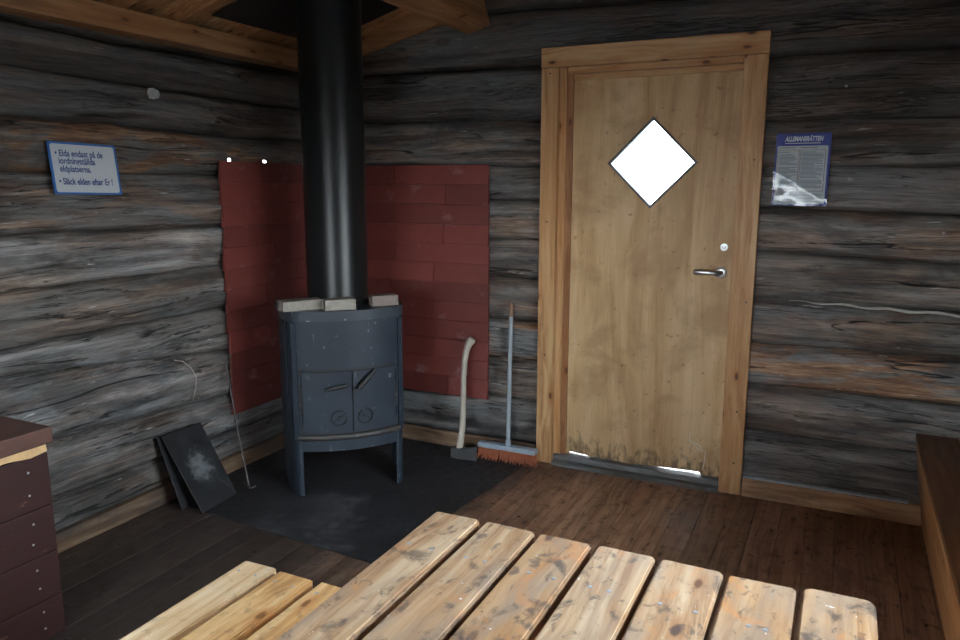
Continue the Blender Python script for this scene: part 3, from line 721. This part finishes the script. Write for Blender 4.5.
# ------------------------------------------------------------------ signs
def sign_part(nm, poly, z0, z1, m, root):
    bm = bmesh.new(); prism(bm, poly, z0, z1); return obj(nm, bm, m, root)
R = Matrix.Translation((.024, -1.574, 1.550)) @ ML @ Matrix.Rotation(-.14, 4, 'X') @ Matrix.Rotation(math.radians(-1.2), 4, 'Z')
sg = tag(empty('fire_sign', (0, 0, 0), mat=R), 'white sign with blue border and fire rules on the left log wall', 'sign')
w, h = .305, .207
sign_part('sign_board', rrect(-w / 2, -h / 2, w / 2, h / 2, .003), 0, .003, 'blue', sg)
sign_part('sign_face', rrect(-w / 2 + .010, -h / 2 + .008, w / 2 - .010, h / 2 - .009, .010), .003, .0036, 'white', sg)
for body_, x, y, fit in (('• Elda endast på de', .026, .057, .212), ('iordningställda', .038, .0865, .160), ('eldplatserna.', .038, .118, .136), ('• Släck elden efter Er !', .026, .168, .240)):
    obj('lettering', text_mesh(body_, -w / 2 + x, h / 2 - y, .036, fit, .0003, .0040, 0, .0007), 'navy', sg)
R = Matrix.Translation((2.634, -.036, 1.556)) @ MB_ @ Matrix.Rotation(-.055, 4, 'X')
nt = tag(empty('rules_notice', (0, 0, 0), mat=R), 'blue headed paper notice in a plastic sleeve right of the door', 'sign')
w, h = .223, .314
sign_part('notice_sheet', rrect(-w / 2, -h / 2, w / 2, h / 2, .002), 0, .0015, 'hdrblue', nt)
sign_part('paper_panel', rrect(-w / 2 + .007, -h / 2 + .008, w / 2 - .010, h / 2 - .055, .006), .0015, .0019, 'paper', nt)
obj('lettering', text_mesh('ALLEMANSRÄTTEN', -.076, h / 2 - .035, .029, .156, .0002, .0019, .25, .0010), 'lettering', nt)
bm = bmesh.new(); rnd = random.Random(2)
def bar(x0, x1, y, hh): box(bm, (x0, y - hh / 2, .0019), (x1, y + hh / 2, .0022))
bar(-.074, .07, h / 2 - .044, .003); obj('subheading', bm, 'lettering', nt)
bm = bmesh.new()
bar(-.098, -.03, h / 2 - .063, .0025); bar(-.012, .06, h / 2 - .063, .0025)
for c0, c1 in ((-.096, -.018), (-.004, .086)):
    y = h / 2 - .082
    while y > -h / 2 + .072:
        if rnd.random() > .08: bar(c0, c1 - rnd.random() ** 3 * .04, y, .0022)
        y -= .0055
y = -h / 2 + .055
while y > -h / 2 + .018: bar(-.098, .09 - rnd.random() * .05, y, .002); y -= .006
obj('printed_text', bm, 'ink', nt)
for x0, x1 in ((-.101, -.014), (-.008, .092)):
    bm = bmesh.new(); y0, y1 = -h / 2 + .062, h / 2 - .073
    for q in ((x0, x1, y1, .0015), (x0, x1, y0, .0015)): bar(*q)
    for xx in (x0, x1): box(bm, (xx - .0012, y0, .0019), (xx + .0012, y1, .0022))
    obj('column_frame', bm, 'inkred', nt)
# crinkled clear sleeve
bm = bmesh.new(); nx, ny = 24, 32; V = []
for j in range(ny + 1):
    row = []
    for i in range(nx + 1):
        u, v = i / nx, j / ny; X, Y = (u - .5) * (w + .004), (v - .5) * (h + .004)
        z = .0045
        z += .010 * max(0, .62 - abs(v - .30 + .42 * (u - .5))) * max(0, 1 - abs(v - .26 + .46 * (u - .5)) * 5)
        z += .006 * max(0, 1 - abs(u - .84 + .35 * (v - .55)) * 9) * (1 if v > .25 else v * 4)
        z += .0012 * mnoise.noise(Vector((u * 7, v * 9, 1)))
        row.append(bm.verts.new((X, Y, max(z, .003))))
    V.append(row)
for j in range(ny):
    for i in range(nx): bm.faces.new((V[j][i], V[j][i + 1], V[j + 1][i + 1], V[j + 1][i]))
obj('plastic_sleeve', bm, 'sleeve', nt, 180)

# scrap and wire on the left wall, bright pins on the back wall
bm = bmesh.new(); n = 16
prism(bm, [((.035 + .014 * mnoise.noise(Vector((math.cos(2 * PI * k / n) * 2, math.sin(2 * PI * k / n) * 2, 4)))) * math.cos(2 * PI * k / n), (.026 + .018 * mnoise.noise(Vector((math.cos(2 * PI * k / n) * 2, math.sin(2 * PI * k / n) * 2, 9)))) * math.sin(2 * PI * k / n)) for k in range(n)], 0, .004)
o = obj('paper_scrap', bm, 'scrap'); o.matrix_world = Matrix.Translation((.008, -1.195, 1.885)) @ ML; tag(o, 'small pale grey torn scrap stuck high on the left log wall', 'scrap')
bm = bmesh.new(); tube(bm, [(.016, -1.19, .668), (.026, -1.15, .655), (.034, -1.11, .615), (.035, -1.083, .565), (.03, -1.085, .51), (.02, -1.10, .45)], .0022, 6)
tag(obj('wire', bm, 'wire', None, 180), 'short bent pale wire hanging on the left log wall above the leaning plates', 'wire')
for x, z, l in ((2.785, 1.905, 'tiny bright screw head in the dark log above the blue notice'), (3.20, 1.292, 'tiny bright screw head in the log at the far right of the back wall')):
    bm = bmesh.new(); lathe(bm, [(.006, 0), (.006, .002), (.003, .004)], 12); o = obj('screw', bm, 'screw', None, 40); o.location = (x, -.008, z); rot_y(o); tag(o, l, 'screw', 'bright screws in the back wall')

# ------------------------------------------------------------------ leaning plates and poker
def lean_plate(b0, b1, top_x, top_z, label, th=.006, dy=0.):
    P = [Vector((b0[0], b0[1], .0052)), Vector((b1[0], b1[1], .0052)), Vector((top_x, b1[1] + dy, top_z)), Vector((top_x, b0[1] + dy, top_z))]
    c_ = sum(P, Vector()) / 4; nn = (P[1] - P[0]).cross(P[3] - P[0]).normalized(); nn = -nn if nn.x < 0 else nn
    bm = bmesh.new(); a_ = [bm.verts.new(p - c_) for p in P]; b_ = [bm.verts.new(p - c_ + nn * th + Vector((0, 0, 0))) for p in P]
    bm.faces.new(a_); bm.faces.new(b_[::-1])
    for i in range(4): bm.faces.new((a_[i], a_[(i + 1) % 4], b_[(i + 1) % 4], b_[i]))
    bmesh.ops.recalc_face_normals(bm, faces=bm.faces[:]); bmesh.ops.bevel(bm, geom=bm.edges[:], offset=.0015, segments=1, affect='EDGES')
    o = obj('steel_plate', bm, 'plate'); o.location = c_; return tag(o, label, 'metal plate', 'steel plates leaning on the left wall')
lean_plate((.277, -1.33), (.256, -1.09), .046, .336, 'front sooty steel plate leaning low against the left log wall')
lean_plate((.165, -1.345), (.150, -1.12), .028, .330, 'steeper dark plate behind the front leaning plate', dy=.006)
po = tag(empty('poker', (.26, -1.006, .005)), 'thin dark iron poker leaning on the left wall beside the red sheet', 'poker')
bm = bmesh.new(); tube(bm, [(0, 0, .012), (-.12, .062, .30), (-.225, .119, .612)], .0045, 8); obj('shaft', bm, 'rust', po, 60)
bm = bmesh.new(); tube(bm, [(0, 0, .014), (.003, -.006, .008), (.018, -.012, .007), (.030, -.002, .008), (.030, .012, .010)], .005, 8); obj('hook', bm, 'rust', po, 60)

# ------------------------------------------------------------------ axe (head down) and broom
ax = tag(empty('axe', (1.030, -.195, .0047)), 'axe standing head down against the wall, pale curved handle', 'axe')
bm = bmesh.new()
prof = [(-.055, .012, .020), (-.02, .006, .020), (.03, .004, .014), (.088, -.001, .002)]
top = [.064, .066, .066, .082]
Vv = []
for (x, zb, hy), zt_ in zip(prof, top): Vv.append([bm.verts.new((x, -hy, max(zb, 0))), bm.verts.new((x, hy, max(zb, 0))), bm.verts.new((x, hy, zt_)), bm.verts.new((x, -hy, zt_))])
for a_, b_ in zip(Vv, Vv[1:]):
    for i in range(4): bm.faces.new((a_[i], b_[i], b_[(i + 1) % 4], a_[(i + 1) % 4]))
bm.faces.new(Vv[0]); bm.faces.new(Vv[-1][::-1]); bmesh.ops.recalc_face_normals(bm, faces=bm.faces[:]); bmesh.ops.bevel(bm, geom=bm.edges[:], offset=.0009, segments=1, affect='EDGES')
hdx = obj('axe_head', bm, 'axe_steel', ax); hdx.rotation_euler = (0, 0, .12)
bm = bmesh.new()
hp = [(-.014, 0, .055, .020), (-.008, .006, .10, .022), (-.004, .018, .17, .020), (-.006, .034, .26, .0185), (-.012, .050, .35, .0178), (-.019, .066, .44, .0178), (-.020, .082, .53, .019), (-.014, .093, .59, .021), (-.004, .099, .625, .025), (.009, .102, .645, .029), (.017, .1035, .655, .024)]
tube(bm, [p[:3] for p in hp], [p[3] for p in hp], 14, sx=1.05, sy=.8); obj('axe_handle', bm, 'axewood', ax, 70)

br = tag(empty('broom', (1.285, -.125, .0047)), 'push broom with orange bristles leaning beside the door frame', 'broom')
tilt = Matrix.Rotation(math.radians(-4), 4, 'X')
bm = bmesh.new(); box(bm, (-.180, -.027, .066), (.155, .027, .094), .006, 2, tilt); hb = obj('broom_head', bm, 'broomhead', br, 40)
bm = bmesh.new(); rnd = random.Random(9)
for i in range(34):
    for j in range(5):
        x = -.172 + .32 * i / 33 + rnd.uniform(-.003, .003); y = -.021 + .042 * j / 4
        e = Vector((x * (1.10 + rnd.uniform(-.03, .05)) + rnd.uniform(-.005, .005), y * 1.5 + rnd.uniform(-.006, .006), .002 + rnd.uniform(0, .006)))
        tube(bm, [tilt @ Vector((x, y, .068)), (tilt @ Vector((x, y, .04))).lerp(e, .12), e], [.0026, .0026, .0016], 5)
bb = obj('bristles', bm, 'bristle', br); bb['kind'] = 'stuff'
bm = bmesh.new(); tube(bm, [(0, 0, 0), (0, .0, .03)], .016, 14); fe = obj('socket', bm, 'broomhead', br, 60); fe.location = (-.008, 0, .092)
P0, P1 = Vector((-.008, 0, .094)), Vector((-.036, .096, .862))
bm = bmesh.new(); tube(bm, [P0, P0.lerp(P1, .5), P0.lerp(P1, .90)], .0115, 14); obj('broom_pole', bm, 'pole', br, 60)
bm = bmesh.new(); tube(bm, [P0.lerp(P1, .90), P0.lerp(P1, .985), P1], [.0118, .0112, .006], 14); tp = obj('pole_tip', bm, 'poletip', br, 60); tp['label'] = 'bare brown wooden pole tip'

# ------------------------------------------------------------------ table and bench
def screw_at(parent, x, y, z):
    bm = bmesh.new(); lathe(bm, [(.0045, 0), (.0045, .0006), (.002, .0008)], 12); o = obj('screw_head', bm, 'screw', parent); o.location = (x, y, z); return o
def plank(par, x0, x1, y0, y1, z0, z1, m, seed, rc=.008):
    """plank with eased edges and slightly rounded far corners; origin at its middle"""
    rnd = random.Random(seed); w, l, t = x1 - x0, y1 - y0, z1 - z0
    b = bmesh.new(); prism(b, rrect(-w / 2, -l / 2, w / 2, l / 2, rc, 4), -t / 2, t / 2)
    bmesh.ops.bevel(b, geom=[e for e in b.edges if abs(e.verts[0].co.z - e.verts[1].co.z) < 1e-5], offset=.0045, segments=2, affect='EDGES')
    for v in b.verts: v.co.y += .004 * mnoise.noise(Vector((v.co.x * 30, seed, 0))) if v.co.y > 0 else 0
    o = obj('plank', b, m, par, 30); o.location = ((x0 + x1) / 2, (y0 + y1) / 2, (z0 + z1) / 2); return o
TX, TY0, TY1, TZ = 2.479, -3.50, -2.262, .75
tb = tag(empty('table', (TX, (TY0 + TY1) / 2, 0)), 'pale pine plank table with worn stained top in the foreground', 'table')
TP = [(2.027, 2.139), (2.155, 2.273), (2.285, 2.400), (2.414, 2.534), (2.545, 2.667), (2.676, 2.799), (2.808, 2.931)]
rnd = random.Random(3); ty = (TY0 + TY1) / 2
for i, (a_, b_) in enumerate(TP):
    e = [.002, .001, -.001, .002, .0, -.006, .010][i]
    pk = plank(tb, a_ - TX, b_ - TX, TY0 - ty, TY1 - ty + e, TZ - .036, TZ, 'table', 40 + i, .010 if i < 6 else .02)
    for sy in (.22, -.22):
        for sx in (rnd.uniform(-.35, -.05), rnd.uniform(.1, .35)): screw_at(pk, sx * (b_ - a_) * .9 + rnd.uniform(-.004, .004), (TY1 - TY0) / 2 - .17 if sy > 0 else -(TY1 - TY0) / 2 + .17, .0182)
for y in (.44, -.44):
    bm = BX((-.42, y - .04, TZ - .085), (.42, y + .0, TZ - .0375), .003); obj('batten', bm, 'table_x', tb)
    for s in (-1, 1):
        bm = bmesh.new(); q = [(s * .22, .665), (s * .32, .665), (s * .40, 0.), (s * .30, 0.)]
        a_ = [bm.verts.new((x, y - .078, z)) for x, z in q]; b2 = [bm.verts.new((x, y - .041, z)) for x, z in q]
        bm.faces.new(a_); bm.faces.new(b2[::-1])
        for k in range(4): bm.faces.new((a_[k], a_[(k + 1) % 4], b2[(k + 1) % 4], b2[k]))
        for v in bm.verts:
            if v.co.z > .6: v.co.z = TZ - .0375
        bmesh.ops.recalc_face_normals(bm, faces=bm.faces[:]); obj('leg', bm, 'table_leg', tb)
obj('stretcher', BX((-.02, -.40, .30), (.02, .36, .38), .003), 'table', tb)
for y in (.40, -.44): obj('leg_brace', BX((-.37, y - .0395 if y < 0 else y + .0, .30), (.37, y if y < 0 else y + .0395, .379), .003) if y < 0 else BX((-.37, .361, .30), (.37, .399, .379), .003), 'table_x', tb)

BXc, BY1, BY0, BZ = 1.567, -2.205, -3.45, .45
bn = tag(empty('bench', (BXc, (BY0 + BY1) / 2, 0)), 'low pale pine bench of three planks left of the table', 'bench')
by = (BY0 + BY1) / 2
for i, ((a_, b_), e) in enumerate(zip(((1.379, 1.487), (1.505, 1.618), (1.643, 1.755)), (.0, -.004, -.001))):
    pk = plank(bn, a_ - BXc, b_ - BXc, BY0 - by, BY1 - by + e, BZ - .040, BZ, 'bench' if i == 0 else 'bench_orange', 70 + i, .004)
    for s in (1, -1):
        for sx in (-.27, .27): screw_at(pk, sx * (b_ - a_), s * ((BY1 - BY0) / 2 - .055), .0202)
for y in (.52, -.52):
    obj('batten', BX((-.17, y - .02, BZ - .10), (.17, y + .02, BZ - .0405), .003), 'table_x', bn)
    for s in (-1, 1): obj('leg', BX((s * .14 - .035, y + .0205, .0), (s * .14 + .035, y + .058, BZ - .0405), .003), 'table_leg', bn)

# fixed bench along the right wall
wb = tag(empty('wall_bench', (3.45, -2.4, 0)), 'brown slatted fixed bench along the right wall, front board to the floor', 'bench')
bm = bmesh.new(); y0, y1 = -4.6 + 2.4, -.012 + 2.4
q = [(3.180, .392), (3.236, .001), (3.262, .001), (3.206, .392)]
a_ = [bm.verts.new((x - 3.45, y0, z)) for x, z in q]; b2 = [bm.verts.new((x - 3.45, y1, z)) for x, z in q]
bm.faces.new(a_); bm.faces.new(b2[::-1])
for k in range(4): bm.faces.new((a_[k], a_[(k + 1) % 4], b2[(k + 1) % 4], b2[k]))
bmesh.ops.recalc_face_normals(bm, faces=bm.faces[:]); obj('front_board', bm, 'wbench', wb)
for x0_, x1_ in ((3.178, 3.336), (3.352, 3.508), (3.524, 3.68)):
    bm = bmesh.new(); box(bm, (x0_ - 3.45, y0, .3925), (x1_ - 3.45, y1, .418), .0025); obj('seat_slat', bm, 'wseat', wb)
for y in (-3.9, -2.4, -.9): obj('support', BX((3.27 - 3.45, y + 2.4 - .02, 0), (3.67 - 3.45, y + 2.4 + .02, .392), .0), 'wseat', wb)

# ------------------------------------------------------------------ wood box at the left edge
wx = tag(empty('wood_box', (.295, -2.72, 0)), 'dark red wooden box with worn lid at the left edge', 'wood box')
rnd = random.Random(6); z = .002
for i, hh in enumerate((.14, .155, .16, .18)):
    obj('front_board', BX((.229, -.50, z), (.253, .518, z + hh - .0025), .002), 'boxpaint', wx)
    obj('side_board', BX((-.24, .495, z), (.228, .518, z + hh - .0025), .002), 'boxpaint', wx)
    obj('side_board', BX((-.24, -.50, z), (.228, -.478, z + hh - .0025), .002), 'boxpaint', wx)
    for q in (.3, .72):
        bm = bmesh.new(); lathe(bm, [(.0038, 0), (.0038, .0012), (.002, .0016)], 10); o = obj('nail_head', bm, 'screw', wx); o.location = (.2532, .445 + rnd.uniform(-.006, .006), z + hh * q); o.rotation_euler = (0, PI / 2, 0)
    z += hh
bm = bmesh.new(); n = 20; rows = []
for i in range(n + 1):
    y = -.05 + .565 * i / n; t = .642 + .026 * (1 - .3 * abs(mnoise.noise(Vector((y * 9, 0, 0))))) ; bz = .638 - .010 * mnoise.noise(Vector((y * 12, 4, 0)))
    rows.append([bm.verts.new(p) for p in ((.20, y, bz), (.257, y, bz), (.254, y, t - .004), (.20, y, t))])
for r0, r1 in zip(rows, rows[1:]):
    for k in range(4): bm.faces.new((r0[k], r0[(k + 1) % 4], r1[(k + 1) % 4], r1[k]))
bm.faces.new(rows[0]); bm.faces.new(rows[-1][::-1]); bmesh.ops.recalc_face_normals(bm, faces=bm.faces[:])
o = obj('split_strip', bm, 'rawwood', wx); o['label'] = 'pale split raw wood strip'
obj('lid', BX((-.262, -.55, .668), (.276, .527, .722), .004), 'boxlid', wx)

# ------------------------------------------------------------------ light, camera
sc = bpy.context.scene
wd = bpy.data.worlds.new('overcast_sky'); sc.world = wd; wd.use_nodes = True
t = wd.node_tree; t.nodes.clear()
o = t.nodes.new('ShaderNodeOutputWorld'); bg = t.nodes.new('ShaderNodeBackground'); tc = t.nodes.new('ShaderNodeTexCoord'); sp = t.nodes.new('ShaderNodeSeparateXYZ')
rp = t.nodes.new('ShaderNodeValToRGB'); e = rp.color_ramp.elements
e[0].position = .45; e[0].color = (.04, .04, .04, 1); e[1].position = 1.; e[1].color = (.62, .80, 1., 1)
for q_, c_ in ((.50, (.44, .46, .48)), (.57, (.50, .54, .57)), (.64, (.70, .77, .84)), (.74, (.84, .93, 1.))):
    x = e.new(q_); x.color = c_ + (1,)
mr = t.nodes.new('ShaderNodeMapRange'); mr.inputs[1].default_value = -1; mr.inputs[2].default_value = 1
t.links.new(tc.outputs['Generated'], sp.inputs[0]); t.links.new(sp.outputs[2], mr.inputs[0]); t.links.new(mr.outputs[0], rp.inputs[0]); t.links.new(rp.outputs[0], bg.inputs[0]); t.links.new(bg.outputs[0], o.inputs[0])
bg.inputs[1].default_value = 14.
def portal(name, loc, rot, sx, sy):
    L = bpy.data.lights.new(name, 'AREA'); L.shape = 'RECTANGLE'; L.size = sx; L.size_y = sy; L.cycles.is_portal = True
    ob = bpy.data.objects.new(name, L); COL.objects.link(ob); ob.location = loc; ob.rotation_euler = rot
portal('window_daylight', ((W1[0] + W1[1]) / 2, YR - .18, (W1[2] + W1[3]) / 2), (PI / 2, 0, PI), W1[1] - W1[0], W1[3] - W1[2])
portal('window_daylight', (XR + .18, (W2[0] + W2[1]) / 2, (W2[2] + W2[3]) / 2), (PI / 2, 0, -PI / 2 + PI), W2[1] - W2[0], W2[3] - W2[2])
portal('window_daylight', (-.18, (W3[0] + W3[1]) / 2, (W3[2] + W3[3]) / 2), (PI / 2, 0, -PI / 2), W3[1] - W3[0], W3[3] - W3[2])
portal('window_daylight', (1.961, .07, 1.592), (-PI / 2, 0, 0), .45, .45)

cam = bpy.data.cameras.new('camera'); co = bpy.data.objects.new('camera', cam); COL.objects.link(co); sc.camera = co
cam.sensor_width = 36; cam.lens = 753.19 / 960 * 36; cam.clip_start = .05
yaw, pit, roll = .44883, .1797, .0011
co.location = (2.827, -3.693, 1.495)
co.rotation_euler = (Matrix.Rotation(yaw, 4, 'Z') @ Matrix.Rotation(PI / 2 - pit, 4, 'X') @ Matrix.Rotation(roll, 4, 'Z')).to_euler()
sc.view_settings.view_transform = 'Standard'; sc.view_settings.look = 'None'; sc.view_settings.gamma = 1; sc.view_settings.use_curve_mapping = False
sc.view_settings.exposure = 1.82
sc.cycles.max_bounces = 8; sc.cycles.diffuse_bounces = 5; sc.cycles.glossy_bounces = 4; sc.cycles.transparent_max_bounces = 12; sc.cycles.use_denoising = True
